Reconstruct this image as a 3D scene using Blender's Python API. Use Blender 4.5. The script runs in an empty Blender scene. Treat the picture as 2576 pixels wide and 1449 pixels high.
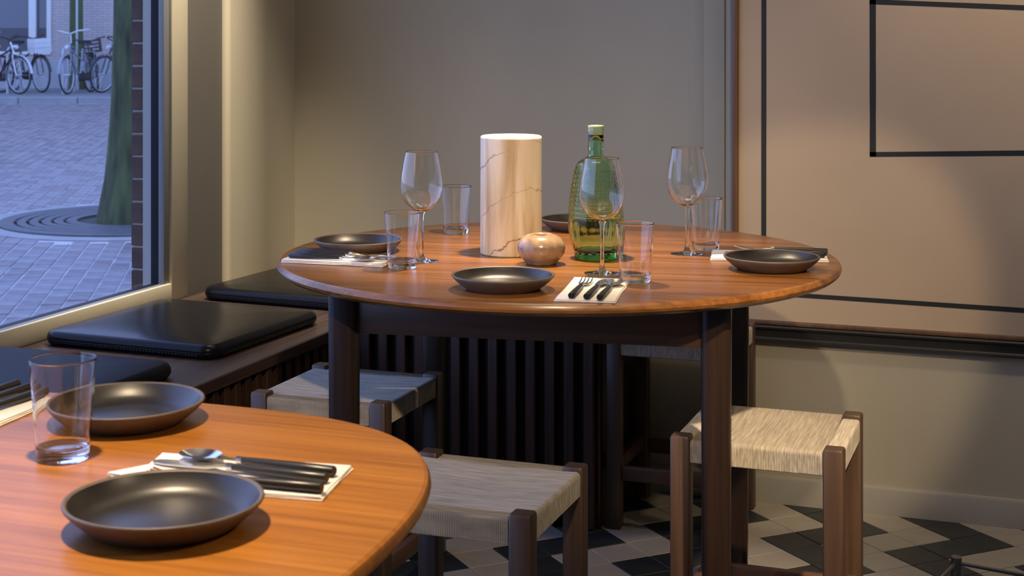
import bpy, bmesh, math, random
from mathutils import Vector, Matrix

C = bpy.context.scene
COL = C.collection
PI = math.pi
TH = math.radians(20.06)          # the camera looks 20 degrees left of the room's own axis
CT, ST = math.cos(TH), math.sin(TH)

# ------------------------------------------------------------------ camera
cam = bpy.data.cameras.new('camera')
cam.sensor_fit = 'HORIZONTAL'
cam.sensor_width = 36.0
cam.lens = 3868 / 2576 * 36
cam.shift_x = 0.0186
cam.shift_y = -0.2502
cam.clip_start = 0.05
cam.clip_end = 200
cam.dof.use_dof = True
cam.dof.focus_distance = 3.0
cam.dof.aperture_fstop = 13.0
co = bpy.data.objects.new('camera', cam)
COL.objects.link(co)
co.location = (0, 0, 1.206)
co.rotation_euler = (PI / 2, 0, TH)
C.camera = co

# ------------------------------------------------------------------ world: blue dusk sky
w = bpy.data.worlds.new('dusk_sky')
C.world = w
w.use_nodes = True
nt = w.node_tree
nt.nodes.clear()
tc = nt.nodes.new('ShaderNodeTexCoord')
sx = nt.nodes.new('ShaderNodeSeparateXYZ')
rp = nt.nodes.new('ShaderNodeValToRGB')
bg = nt.nodes.new('ShaderNodeBackground')
wo = nt.nodes.new('ShaderNodeOutputWorld')
nt.links.new(tc.outputs['Generated'], sx.inputs[0])
nt.links.new(sx.outputs['Z'], rp.inputs['Fac'])
nt.links.new(rp.outputs['Color'], bg.inputs['Color'])
nt.links.new(bg.outputs[0], wo.inputs[0])
rp.color_ramp.elements[0].position = 0.0
rp.color_ramp.elements[0].color = (0.36, 0.475, 0.84, 1)
rp.color_ramp.elements[1].position = 0.9
rp.color_ramp.elements[1].color = (0.21, 0.315, 0.72, 1)
bg.inputs['Strength'].default_value = 3.6

# ------------------------------------------------------------------ lamps of the room, added fill lights
def spot(name, loc, power, col, size, blend=0.6, radius=0.04, target=None):
    l = bpy.data.lights.new(name, 'SPOT')
    l.energy = power
    l.color = col
    l.spot_size = math.radians(size)
    l.spot_blend = blend
    l.shadow_soft_size = radius
    o = bpy.data.objects.new(name, l)
    COL.objects.link(o)
    o.location = loc
    d = Vector(target) - Vector(loc) if target else Vector((0, 0, -1))
    o.rotation_euler = d.to_track_quat('-Z', 'Y').to_euler()
    return o
WARM = (1.0, 0.76, 0.50)
SOFT = (1.0, 0.84, 0.64)
spot('pendant_light_window_table', (-0.97, 2.99, 1.70), 126, WARM, 68, 1.0, 0.025)
spot('pendant_light_near_table', (-0.90, 1.23, 1.70), 72, WARM, 84, 1.0, 0.025)
spot('pendant_light_third_table', (0.42, 1.20, 1.80), 24, WARM, 150, 0.7, 0.04)
spot('track_light', (0.50, 1.30, 2.55), 560, WARM, 18, 1.0, 0.04, (-0.44, 2.78, 0.45))
spot('track_light', (0.62, 1.25, 2.55), 165, WARM, 16.5, 0.4, 0.03, (-0.64, 3.95, 0.42))
spot('track_light', (-0.05, 0.10, 2.40), 245, WARM, 31, 0.9, 0.04, (-1.00, 2.90, 0.87))
spot('ceiling_light_window', (-2.00, 3.74, 2.62), 420, SOFT, 51, 1.0, 0.05, (-2.33, 3.81, 0.9))
spot('wall_light_panel', (0.20, 3.25, 1.95), 30, WARM, 130, 0.9, 0.05, (0.20, 3.95, 1.3))
def area(name, loc, sx_, sy_, power, col, target):
    l = bpy.data.lights.new(name, 'AREA')
    l.shape = 'RECTANGLE'
    l.size, l.size_y = sx_, sy_
    l.energy = power
    l.color = col
    o = bpy.data.objects.new(name, l)
    COL.objects.link(o)
    o.location = loc
    o.rotation_euler = (Vector(target) - Vector(loc)).to_track_quat('-Z', 'Y').to_euler()
    return o
area('ceiling_fill', (-0.2, 1.2, 2.66), 3.0, 3.5, 5, SOFT, (-0.2, 1.2, 0))  # soft fill added over the whole room, not a fitting
area('back_wall_fill', (-1.0, 3.3, 2.66), 0.9, 0.6, 8, SOFT, (-1.15, 4.5, 0.9))  # unseen area light added to brighten the alcove's back wall
po = area('window_portal', (-2.44, 1.45, 1.45), 4.5, 1.9, 1, (1, 1, 1), (0, 1.45, 1.45))
po.data.cycles.is_portal = True

# ------------------------------------------------------------------ view
vs = C.view_settings
vs.view_transform = 'Standard'
vs.look = 'None'
vs.exposure = 0.0
vs.gamma = 1.0
vs.use_curve_mapping = False
cy = C.cycles
cy.use_denoising = True
cy.max_bounces = 10
cy.diffuse_bounces = 4
cy.glossy_bounces = 5
cy.transmission_bounces = 10
cy.transparent_max_bounces = 32
cy.sample_clamp_indirect = 4.0
cy.caustics_refractive = True
cy.blur_glossy = 0.6

# ================================================================== materials
def new_mat(name):
    m = bpy.data.materials.new(name)
    m.use_nodes = True
    n = m.node_tree.nodes
    return m, n, m.node_tree.links, n['Principled BSDF']

def plain(name, col, rough=0.5, metal=0.0, spec=0.5, coat=0.0, noise=0.0, nscale=8.0, bump=0.0, bscale=60.0, stretch=(1, 1, 1)):
    m, n, l, b = new_mat(name)
    b.inputs['Base Color'].default_value = (*col, 1)
    b.inputs['Roughness'].default_value = rough
    b.inputs['Metallic'].default_value = metal
    b.inputs['Specular IOR Level'].default_value = spec
    b.inputs['Coat Weight'].default_value = coat
    if noise or bump:
        t = n.new('ShaderNodeTexCoord')
        mp = n.new('ShaderNodeMapping')
        mp.inputs['Scale'].default_value = stretch
        l.new(t.outputs['Object'], mp.inputs[0])
    if noise:
        nz = n.new('ShaderNodeTexNoise')
        nz.inputs['Scale'].default_value = nscale
        nz.inputs['Detail'].default_value = 5
        l.new(mp.outputs[0], nz.inputs['Vector'])
        r = n.new('ShaderNodeValToRGB')
        r.color_ramp.elements[0].position = 0.3
        r.color_ramp.elements[1].position = 0.7
        r.color_ramp.elements[0].color = (*[c * (1 - noise) for c in col], 1)
        r.color_ramp.elements[1].color = (*[min(1, c * (1 + noise)) for c in col], 1)
        l.new(nz.outputs[0], r.inputs[0])
        l.new(r.outputs[0], b.inputs['Base Color'])
    if bump:
        nb = n.new('ShaderNodeTexNoise')
        nb.inputs['Scale'].default_value = bscale
        nb.inputs['Detail'].default_value = 4
        l.new(mp.outputs[0], nb.inputs['Vector'])
        bp = n.new('ShaderNodeBump')
        bp.inputs['Strength'].default_value = bump
        bp.inputs['Distance'].default_value = 0.004
        l.new(nb.outputs[0], bp.inputs['Height'])
        l.new(bp.outputs[0], b.inputs['Normal'])
    return m

def wood(name, dark, light, axis='X', rough=0.35, coat=0.0, broad=9.0, fine=90.0, spec=0.5):
    """straight-grained wood: grain runs along the local axis"""
    m, n, l, b = new_mat(name)
    t = n.new('ShaderNodeTexCoord')
    oi = n.new('ShaderNodeObjectInfo')
    add = n.new('ShaderNodeVectorMath')
    add.operation = 'ADD'
    sc = n.new('ShaderNodeVectorMath')
    sc.operation = 'SCALE'
    sc.inputs[3].default_value = 7.0
    cmb = n.new('ShaderNodeCombineXYZ')
    for i in range(3):
        l.new(oi.outputs['Random'], cmb.inputs[i])
    l.new(cmb.outputs[0], sc.inputs[0])
    l.new(t.outputs['Object'], add.inputs[0])
    l.new(sc.outputs[0], add.inputs[1])
    def layer(k, along, detail):
        mp = n.new('ShaderNodeMapping')
        s = [k, k, k]
        s['XYZ'.index(axis)] = along
        mp.inputs['Scale'].default_value = s
        l.new(add.outputs[0], mp.inputs[0])
        nz = n.new('ShaderNodeTexNoise')
        nz.inputs['Scale'].default_value = 1.0
        nz.inputs['Detail'].default_value = detail
        nz.inputs['Distortion'].default_value = 0.3
        l.new(mp.outputs[0], nz.inputs['Vector'])
        return nz
    a = layer(broad, broad * 0.07, 4)
    f = layer(fine, fine * 0.035, 3)
    mix = n.new('ShaderNodeMix')
    mix.data_type = 'FLOAT'
    mix.inputs[0].default_value = 0.55
    l.new(a.outputs[0], mix.inputs[2])
    l.new(f.outputs[0], mix.inputs[3])
    r = n.new('ShaderNodeValToRGB')
    r.color_ramp.elements[0].position = 0.36
    r.color_ramp.elements[0].color = (*dark, 1)
    r.color_ramp.elements[1].position = 0.64
    r.color_ramp.elements[1].color = (*light, 1)
    l.new(mix.outputs[0], r.inputs[0])
    l.new(r.outputs[0], b.inputs['Base Color'])
    b.inputs['Roughness'].default_value = rough
    b.inputs['Coat Weight'].default_value = coat
    b.inputs['Coat Roughness'].default_value = 0.22
    b.inputs['Specular IOR Level'].default_value = spec
    bp = n.new('ShaderNodeBump')
    bp.inputs['Strength'].default_value = 0.12
    bp.inputs['Distance'].default_value = 0.001
    l.new(f.outputs[0], bp.inputs['Height'])
    l.new(bp.outputs[0], b.inputs['Normal'])
    return m

def thin_glass(name, tint=(1, 1, 1), edge=0.85, base=0.04, rough=0.01, edge_tint=None, power=4.0):
    """thin-walled clear glass: see-through face on, mirror-like at grazing angles"""
    m = bpy.data.materials.new(name)
    m.use_nodes = True
    n, l = m.node_tree.nodes, m.node_tree.links
    n.clear()
    out = n.new('ShaderNodeOutputMaterial')
    mix = n.new('ShaderNodeMixShader')
    tr = n.new('ShaderNodeBsdfTransparent')
    gl = n.new('ShaderNodeBsdfGlossy')
    gl.inputs['Roughness'].default_value = rough
    lw = n.new('ShaderNodeLayerWeight')
    lw.inputs['Blend'].default_value = 0.5
    pw = n.new('ShaderNodeMath')
    pw.operation = 'POWER'
    pw.inputs[1].default_value = power
    ma = n.new('ShaderNodeMath')
    ma.operation = 'MULTIPLY_ADD'
    ma.inputs[1].default_value = edge
    ma.inputs[2].default_value = base
    l.new(lw.outputs['Facing'], pw.inputs[0])
    l.new(pw.outputs[0], ma.inputs[0])
    l.new(ma.outputs[0], mix.inputs[0])
    if edge_tint:
        r = n.new('ShaderNodeValToRGB')
        r.color_ramp.elements[0].position = 0.1
        r.color_ramp.elements[0].color = (*tint, 1)
        r.color_ramp.elements[1].position = 0.95
        r.color_ramp.elements[1].color = (*edge_tint, 1)
        l.new(lw.outputs['Facing'], r.inputs[0])
        l.new(r.outputs[0], tr.inputs['Color'])
    else:
        tr.inputs['Color'].default_value = (*tint, 1)
    l.new(tr.outputs[0], mix.inputs[1])
    l.new(gl.outputs[0], mix.inputs[2])
    l.new(mix.outputs[0], out.inputs[0])
    return m

def solid_glass(name, col, rough=0.0, ior=1.45):
    m, n, l, b = new_mat(name)
    b.inputs['Base Color'].default_value = (*col, 1)
    b.inputs['Roughness'].default_value = rough
    b.inputs['IOR'].default_value = ior
    b.inputs['Transmission Weight'].default_value = 1.0
    return m

M = {}
M['wall'] = plain('wall_paint', (0.40, 0.368, 0.285), 0.75, noise=0.05, nscale=3.0, bump=0.05, bscale=35, stretch=(1, 1, 0.5))
M['cream'] = plain('cream_paint', (0.50, 0.455, 0.345), 0.55, noise=0.04, nscale=4.0, bump=0.04, bscale=30, stretch=(1, 1, 0.3))
M['recess_shade'] = plain('shaded_recess', (0.105, 0.097, 0.088), 0.6, noise=0.05, nscale=5, stretch=(1, 1, 0.3))  # dark tone is the shade in the recess, painted in
M['greyframe'] = plain('grey_blue_frame', (0.17, 0.18, 0.19), 0.4)
M['gasket'] = plain('dark_frame', (0.008, 0.009, 0.012), 0.5, spec=0.15)
M['stoneframe'] = plain('pale_outer_frame', (0.26, 0.26, 0.25), 0.6)
M['ceiling'] = plain('ceiling_paint', (0.6, 0.57, 0.5), 0.8)
M['panel'] = plain('panel_lacquer', (0.43, 0.335, 0.23), 0.34, spec=0.18, noise=0.06, nscale=2.5, bump=0.02, bscale=14, stretch=(1, 1, 1))
M['tape'] = plain('black_tape', (0.010, 0.012, 0.012), 0.6)
M['ledge'] = plain('dark_grey_paint', (0.018, 0.0175, 0.016), 0.45)
M['base'] = plain('skirting_paint', (0.34, 0.325, 0.28), 0.45, noise=0.06, nscale=6)
M['grout'] = plain('grout', (0.045, 0.038, 0.032), 0.9)
M['tile_w'] = plain('white_tile', (0.31, 0.285, 0.235), 0.38, noise=0.07, nscale=14)
M['tile_b'] = plain('black_tile', (0.018, 0.022, 0.023), 0.42, noise=0.2, nscale=14)
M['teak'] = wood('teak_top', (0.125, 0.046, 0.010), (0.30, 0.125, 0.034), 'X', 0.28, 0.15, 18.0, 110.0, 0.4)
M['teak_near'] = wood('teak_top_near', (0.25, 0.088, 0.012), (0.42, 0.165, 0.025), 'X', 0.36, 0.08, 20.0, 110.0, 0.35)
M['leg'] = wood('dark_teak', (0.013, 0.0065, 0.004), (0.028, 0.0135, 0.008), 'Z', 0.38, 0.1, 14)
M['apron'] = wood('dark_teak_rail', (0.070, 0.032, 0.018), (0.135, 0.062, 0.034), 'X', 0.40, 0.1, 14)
M['stoolwood'] = wood('oak_stool', (0.042, 0.023, 0.013), (0.088, 0.049, 0.027), 'Z', 0.42, 0.1, 16)
M['benchtop'] = wood('bench_wood', (0.030, 0.019, 0.015), (0.080, 0.050, 0.038), 'Y', 0.38, 0.1, 10)
M['slat'] = wood('slat_wood', (0.024, 0.011, 0.007), (0.066, 0.031, 0.018), 'Z', 0.45, 0.0, 16)
M['backing'] = plain('bench_backing', (0.010, 0.006, 0.006), 0.7)
M['frame_wood'] = wood('frame_wood', (0.085, 0.042, 0.020), (0.15, 0.078, 0.038), 'Z', 0.4, 0.1, 12)
M['leather'] = plain('black_leather', (0.006, 0.006, 0.007), 0.25, spec=0.14, bump=0.03, bscale=220)
M['leather_matte'] = plain('black_leather_matte', (0.011, 0.012, 0.015), 0.5, spec=0.1, bump=0.03, bscale=220)
M['stitch'] = plain('thread', (0.035, 0.036, 0.042), 0.6)
M['plate_in'] = plain('plate_glaze', (0.014, 0.012, 0.011), 0.37, spec=0.65, noise=0.25, nscale=30)
M['plate_out'] = plain('plate_clay', (0.100, 0.077, 0.062), 0.5, noise=0.12, nscale=50)
M['napkin'] = plain('napkin_cloth', (0.78, 0.74, 0.68), 0.85, bump=0.1, bscale=400)
M['steel'] = plain('steel', (0.72, 0.70, 0.66), 0.16, metal=1.0)
M['handle'] = plain('black_handle', (0.016, 0.015, 0.014), 0.33)
M['glass'] = solid_glass('clear_glass', (1.0, 1.0, 1.0))
M['glass_base'] = solid_glass('clear_glass_base', (0.97, 0.98, 0.98))
M['pane'] = thin_glass('window_glass', (0.95, 0.97, 1.0), 0.7, 0.02, 0.0, None, 5.0)
M['green'] = solid_glass('green_glass', (0.66, 0.91, 0.64), 0.02)
M['green_base'] = solid_glass('green_glass_base', (0.10, 0.62, 0.14), 0.02)
M['lip'] = plain('lip_glass_highlight', (0.45, 0.58, 0.40), 0.12, spec=0.8, coat=0.6)  # pale colour carries the whitish highlight on the green glass
M['lip'].node_tree.nodes['Principled BSDF'].inputs['Transmission Weight'].default_value = 0.55
M['bowl'] = plain('glazed_clay', (0.31, 0.210, 0.13), 0.22, spec=0.6, coat=0.3, noise=0.3, nscale=60)
M['bowl_in'] = plain('bowl_inside', (0.10, 0.055, 0.03), 0.5)
M['metal_black'] = plain('black_metal', (0.015, 0.015, 0.016), 0.25, spec=0.7, coat=0.5)

def marble():
    m, n, l, b = new_mat('cream_marble')
    t = n.new('ShaderNodeTexCoord')
    def noise(scale, stretch, detail, dist):
        mp = n.new('ShaderNodeMapping')
        mp.inputs['Scale'].default_value = stretch
        l.new(t.outputs['Object'], mp.inputs[0])
        z = n.new('ShaderNodeTexNoise')
        z.inputs['Scale'].default_value = scale
        z.inputs['Detail'].default_value = detail
        z.inputs['Distortion'].default_value = dist
        l.new(mp.outputs[0], z.inputs['Vector'])
        return z
    streak = noise(26, (1, 1, 0.10), 5, 0.6)
    r = n.new('ShaderNodeValToRGB')
    e = r.color_ramp.elements
    e[0].position, e[0].color = 0.30, (0.52, 0.36, 0.17, 1)
    e[1].position, e[1].color = 0.52, (0.86, 0.74, 0.53, 1)
    x = e.new(0.72)
    x.color = (0.92, 0.83, 0.68, 1)
    l.new(streak.outputs[0], r.inputs[0])
    mpv = n.new('ShaderNodeMapping')
    mpv.inputs['Rotation'].default_value = (0.5, 0.25, 0)
    l.new(t.outputs['Object'], mpv.inputs[0])
    wv = n.new('ShaderNodeTexWave')
    wv.bands_direction = 'Z'
    wv.inputs['Scale'].default_value = 3.6
    wv.inputs['Distortion'].default_value = 1.3
    wv.inputs['Detail'].default_value = 4
    wv.inputs['Detail Scale'].default_value = 9
    l.new(mpv.outputs[0], wv.inputs['Vector'])
    vr = n.new('ShaderNodeValToRGB')
    vr.color_ramp.elements[0].position = 0.0
    vr.color_ramp.elements[0].color = (1, 1, 1, 1)
    vr.color_ramp.elements[1].position = 0.005
    vr.color_ramp.elements[1].color = (0, 0, 0, 1)
    l.new(wv.outputs['Fac'], vr.inputs[0])
    fade = noise(5, (1, 1, 1), 2, 0)
    fr = n.new('ShaderNodeValToRGB')
    fr.color_ramp.elements[0].position = 0.30
    fr.color_ramp.elements[1].position = 0.6
    l.new(fade.outputs[0], fr.inputs[0])
    mu = n.new('ShaderNodeMath')
    mu.operation = 'MULTIPLY'
    l.new(vr.outputs[0], mu.inputs[0])
    l.new(fr.outputs[0], mu.inputs[1])
    mx = n.new('ShaderNodeMix')
    mx.data_type = 'RGBA'
    l.new(mu.outputs[0], mx.inputs[0])
    l.new(r.outputs[0], mx.inputs[6])
    mx.inputs[7].default_value = (0.30, 0.17, 0.09, 1)
    l.new(mx.outputs[2], b.inputs['Base Color'])
    b.inputs['Roughness'].default_value = 0.42
    b.inputs['Subsurface Weight'].default_value = 0.08
    b.inputs['Subsurface Radius'].default_value = (0.01, 0.006, 0.003)
    b.inputs['Subsurface Scale'].default_value = 1.0
    return m
M['marble'] = marble()

def cord(name, c0, c1):
    m, n, l, b = new_mat(name)
    t = n.new('ShaderNodeTexCoord')
    mp = n.new('ShaderNodeMapping')
    mp.inputs['Scale'].default_value = (330, 16, 60)
    l.new(t.outputs['Object'], mp.inputs[0])
    z = n.new('ShaderNodeTexNoise')
    z.inputs['Scale'].default_value = 1.0
    z.inputs['Detail'].default_value = 3
    l.new(mp.outputs[0], z.inputs['Vector'])
    r = n.new('ShaderNodeValToRGB')
    r.color_ramp.elements[0].position = 0.32
    r.color_ramp.elements[0].color = (*c0, 1)
    r.color_ramp.elements[1].position = 0.68
    r.color_ramp.elements[1].color = (*c1, 1)
    l.new(z.outputs[0], r.inputs[0])
    l.new(r.outputs[0], b.inputs['Base Color'])
    b.inputs['Roughness'].default_value = 0.85
    b.inputs['Specular IOR Level'].default_value = 0.2
    return m
M['cord'] = cord('paper_cord', (0.29, 0.258, 0.205), (0.47, 0.42, 0.34))

def bricks(name, c1, c2, mortar, bw, bh, ms, rough=0.8, bump=0.4, offset=0.5, rotz=0.0, axis='XZ'):
    m, n, l, b = new_mat(name)
    t = n.new('ShaderNodeTexCoord')
    mp = n.new('ShaderNodeMapping')
    if axis == 'XZ':
        mp.inputs['Rotation'].default_value = (-PI / 2, 0, 0)
    else:
        mp.inputs['Rotation'].default_value = (0, 0, rotz)
    l.new(t.outputs['Object'], mp.inputs[0])
    bk = n.new('ShaderNodeTexBrick')
    bk.offset = offset
    bk.inputs['Scale'].default_value = 1.0
    bk.inputs['Brick Width'].default_value = bw
    bk.inputs['Row Height'].default_value = bh
    bk.inputs['Mortar Size'].default_value = ms
    bk.inputs['Color1'].default_value = (*c1, 1)
    bk.inputs['Color2'].default_value = (*c2, 1)
    bk.inputs['Mortar'].default_value = (*mortar, 1)
    l.new(mp.outputs[0], bk.inputs['Vector'])
    l.new(bk.outputs['Color'], b.inputs['Base Color'])
    b.inputs['Roughness'].default_value = rough
    bp = n.new('ShaderNodeBump')
    bp.inputs['Strength'].default_value = bump
    bp.inputs['Distance'].default_value = 0.01
    bp.invert = True
    l.new(bk.outputs['Fac'], bp.inputs['Height'])
    l.new(bp.outputs[0], b.inputs['Normal'])
    return m
M['brickwall'] = bricks('far_brick', (0.40, 0.34, 0.32), (0.45, 0.385, 0.36), (0.27, 0.24, 0.24), 0.21, 0.052, 0.007)
M['paver'] = plain('street_paver', (0.205, 0.180, 0.180), 0.50, noise=0.25, nscale=9, bump=0.3, bscale=40)
M['paver_b'] = plain('street_paver_dark', (0.170, 0.140, 0.142), 0.42, noise=0.25, nscale=9, bump=0.3, bscale=40)
M['sand'] = plain('street_joint', (0.44, 0.42, 0.40), 0.9, noise=0.2, nscale=5)
M['kerb'] = plain('kerb_stone', (0.20, 0.205, 0.21), 0.7, noise=0.1, nscale=4)
M['sidewalk'] = plain('pavement', (0.16, 0.165, 0.165), 0.8, noise=0.12, nscale=3)
M['bark'] = plain('mossy_bark', (0.040, 0.053, 0.021), 0.95, noise=0.75, nscale=14, bump=1.0, bscale=28, stretch=(1, 1, 0.22))
M['bark_far'] = plain('mossy_bark_far', (0.055, 0.080, 0.026), 0.95, noise=0.4, nscale=6, stretch=(1, 1, 0.2))
M['rimstone'] = plain('pale_rim_stone', (0.27, 0.26, 0.25), 0.7, noise=0.12, nscale=6)
M['iron'] = plain('cast_iron', (0.060, 0.062, 0.070), 0.55, noise=0.2, nscale=12)
M['soil'] = plain('tree_soil', (0.05, 0.045, 0.04), 0.95)
M['brick'] = plain('pier_brick', (0.052, 0.028, 0.024), 0.85, noise=0.3, nscale=14, bump=0.3, bscale=80)
M['mortar'] = plain('mortar', (0.30, 0.27, 0.25), 0.9)
M['white'] = plain('white_paint', (0.56, 0.56, 0.54), 0.5)
M['plinth'] = plain('plinth_render', (0.33, 0.335, 0.35), 0.8, noise=0.06, nscale=2)
M['far_glass'] = plain('far_window_glass', (0.05, 0.06, 0.09), 0.12, spec=0.7)
M['far_panel'] = plain('far_window_panel', (0.06, 0.06, 0.07), 0.6)
M['zinc'] = plain('zinc_pipe', (0.35, 0.37, 0.40), 0.4, metal=0.6)
M['tyre'] = plain('tyre_rubber', (0.012, 0.012, 0.014), 0.7)
M['rim'] = plain('bike_rim', (0.42, 0.44, 0.48), 0.35, metal=0.5)
M['bk_black'] = plain('bike_black', (0.015, 0.016, 0.02), 0.4)
M['bk_pink'] = plain('bike_plum', (0.30, 0.07, 0.16), 0.4)
M['bk_grey'] = plain('bike_grey', (0.22, 0.23, 0.26), 0.4)
M['bk_silver'] = plain('bike_silver', (0.5, 0.52, 0.53), 0.3, metal=0.3)
M['crate'] = plain('white_crate', (0.53, 0.54, 0.54), 0.6)

# ================================================================== geometry helpers
def mesh_from(bm, name, mat, smooth=35):
    me = bpy.data.meshes.new(name)
    bmesh.ops.recalc_face_normals(bm, faces=bm.faces)
    bm.to_mesh(me)
    bm.free()
    for mt in (mat if isinstance(mat, (list, tuple)) else [mat]):
        me.materials.append(mt)
    if smooth:
        me.polygons.foreach_set('use_smooth', [True] * len(me.polygons))
        me.set_sharp_from_angle(angle=math.radians(smooth))
    return me

def obj(name, bm, mat, parent=None, smooth=35, loc=None, rz=0.0):
    o = bpy.data.objects.new(name, mesh_from(bm, name, mat, smooth))
    COL.objects.link(o)
    if parent is not None:
        o.parent = parent
    if loc is not None:
        o.location = loc
    if rz:
        o.rotation_euler = (0, 0, rz)
    return o

def obj_me(name, me, parent=None, loc=(0, 0, 0), rot=None):
    o = bpy.data.objects.new(name, me)
    COL.objects.link(o)
    if parent is not None:
        o.parent = parent
    o.location = loc
    if rot is not None:
        o.rotation_euler = rot
    return o

def tag(o, label, cat, group=None):
    o['label'] = label
    o['category'] = cat
    if group:
        o['group'] = group
    return o

def struct(o):
    o['kind'] = 'structure'
    return o

def stuff(o):
    o['kind'] = 'stuff'
    return o

SIZE = 1.0
def thing(name, label, cat, loc=(0, 0, 0), rz=0.0, group=None):
    o = bpy.data.objects.new(name, None)
    o.empty_display_size = 0.05
    COL.objects.link(o)
    o.location = loc
    o.rotation_euler = (0, 0, rz)
    o.scale = (SIZE, SIZE, SIZE)
    return tag(o, label, cat, group)

def copy_thing(src, loc, rz, label, group=None):
    r = src.copy()
    COL.objects.link(r)
    r.location = loc
    r.rotation_euler = (0, 0, rz)
    r['label'] = label
    if group:
        r['group'] = group
    for ch in list(src.children):
        c = ch.copy()
        COL.objects.link(c)
        c.parent = r
        for g in list(ch.children):
            d = g.copy()
            COL.objects.link(d)
            d.parent = c
    return r

def B():
    return bmesh.new()

def box(bm, x0, x1, y0, y1, z0, z1, bev=0.0, seg=2, mat=None):
    m = mat or Matrix()
    vs_ = [bm.verts.new(m @ Vector((x, y, z))) for z in (z0, z1) for y in (y0, y1) for x in (x0, x1)]
    fs = []
    for q in ((0, 2, 3, 1), (4, 5, 7, 6), (0, 1, 5, 4), (2, 6, 7, 3), (0, 4, 6, 2), (1, 3, 7, 5)):
        fs.append(bm.faces.new([vs_[i] for i in q]))
    if bev:
        es = list({e for f in fs for e in f.edges})
        bmesh.ops.bevel(bm, geom=es, offset=bev, segments=seg, affect='EDGES', profile=0.5)
    return bm

def lathe(bm, prof, seg=48, close_bottom=True, close_top=False, fn=None):
    """prof: list of (r, z); fn(r, a, z) -> r gives relief"""
    rings = []
    for r, z in prof:
        if r < 1e-6:
            rings.append([bm.verts.new((0, 0, z))])
        else:
            ring = []
            for i in range(seg):
                a = 2 * PI * i / seg
                rr = fn(r, a, z) if fn else r
                ring.append(bm.verts.new((rr * math.cos(a), rr * math.sin(a), z)))
            rings.append(ring)
    for p, q in zip(rings, rings[1:]):
        for i in range(seg):
            j = (i + 1) % seg
            if len(p) == 1 and len(q) == 1:
                continue
            if len(p) == 1:
                bm.faces.new((p[0], q[i], q[j]))
            elif len(q) == 1:
                bm.faces.new((p[i], p[j], q[0]))
            else:
                bm.faces.new((p[i], p[j], q[j], q[i]))
    return bm

def tube(bm, pts, r, seg=10, closed=False, taper=None):
    pts = [Vector(p) for p in pts]
    rings = []
    n = len(pts)
    up = None
    for i, p in enumerate(pts):
        if closed:
            d = (pts[(i + 1) % n] - pts[i - 1]).normalized()
        else:
            d = (pts[min(i + 1, n - 1)] - pts[max(i - 1, 0)]).normalized()
        if up is None:
            up = Vector((0, 0, 1)) if abs(d.z) < 0.9 else Vector((1, 0, 0))
        s = d.cross(up).normalized()
        up = s.cross(d).normalized()
        rr = r if taper is None else taper[i]
        rings.append([bm.verts.new(p + (s * math.cos(2 * PI * k / seg) + up * math.sin(2 * PI * k / seg)) * rr) for k in range(seg)])
    pairs = list(zip(rings, rings[1:]))
    if closed:
        pairs.append((rings[-1], rings[0]))
    for a, b in pairs:
        for k in range(seg):
            bm.faces.new((a[k], a[(k + 1) % seg], b[(k + 1) % seg], b[k]))
    if not closed:
        bm.faces.new(rings[0])
        bm.faces.new(list(reversed(rings[-1])))
    return bm

def loft(bm, rings, cap=True):
    """rings: lists of equal length of points, closed outlines"""
    vr = [[bm.verts.new(p) for p in r] for r in rings]
    n = len(vr[0])
    for a, b in zip(vr, vr[1:]):
        for k in range(n):
            bm.faces.new((a[k], a[(k + 1) % n], b[(k + 1) % n], b[k]))
    if cap:
        bm.faces.new(list(reversed(vr[0])))
        bm.faces.new(vr[-1])
    return bm

def rrect(hx, hy, r, n=6):
    pts = []
    for cx_, cy_, a0 in ((hx - r, hy - r, 0), (-hx + r, hy - r, PI / 2), (-hx + r, -hy + r, PI), (hx - r, -hy + r, 1.5 * PI)):
        for i in range(n + 1):
            a = a0 + PI / 2 * i / n
            pts.append((cx_ + r * math.cos(a), cy_ + r * math.sin(a)))
    return pts

def ext(X, D):
    """street side: metres right of / away from the viewpoint -> room axes"""
    return X * CT - D * ST, X * ST + D * CT

# ================================================================== room shell
Y1 = 3.95        # wall that carries the beige panel
YB = 4.56        # back wall of the alcove over the corner bench
XL = -2.36       # window wall
XR, YR, ZC = 2.3, -1.9, 2.72

bm = B(); box(bm, -2.6, XR + 0.1, YR - 0.1, YB + 0.1, -0.12, -0.004)
floor = struct(obj('floor', bm, M['grout'], smooth=0))
bm = B(); box(bm, -2.6, XR + 0.1, YR - 0.1, YB + 0.15, ZC, ZC + 0.1)
struct(obj('ceiling', bm, M['ceiling'], smooth=0))

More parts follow.
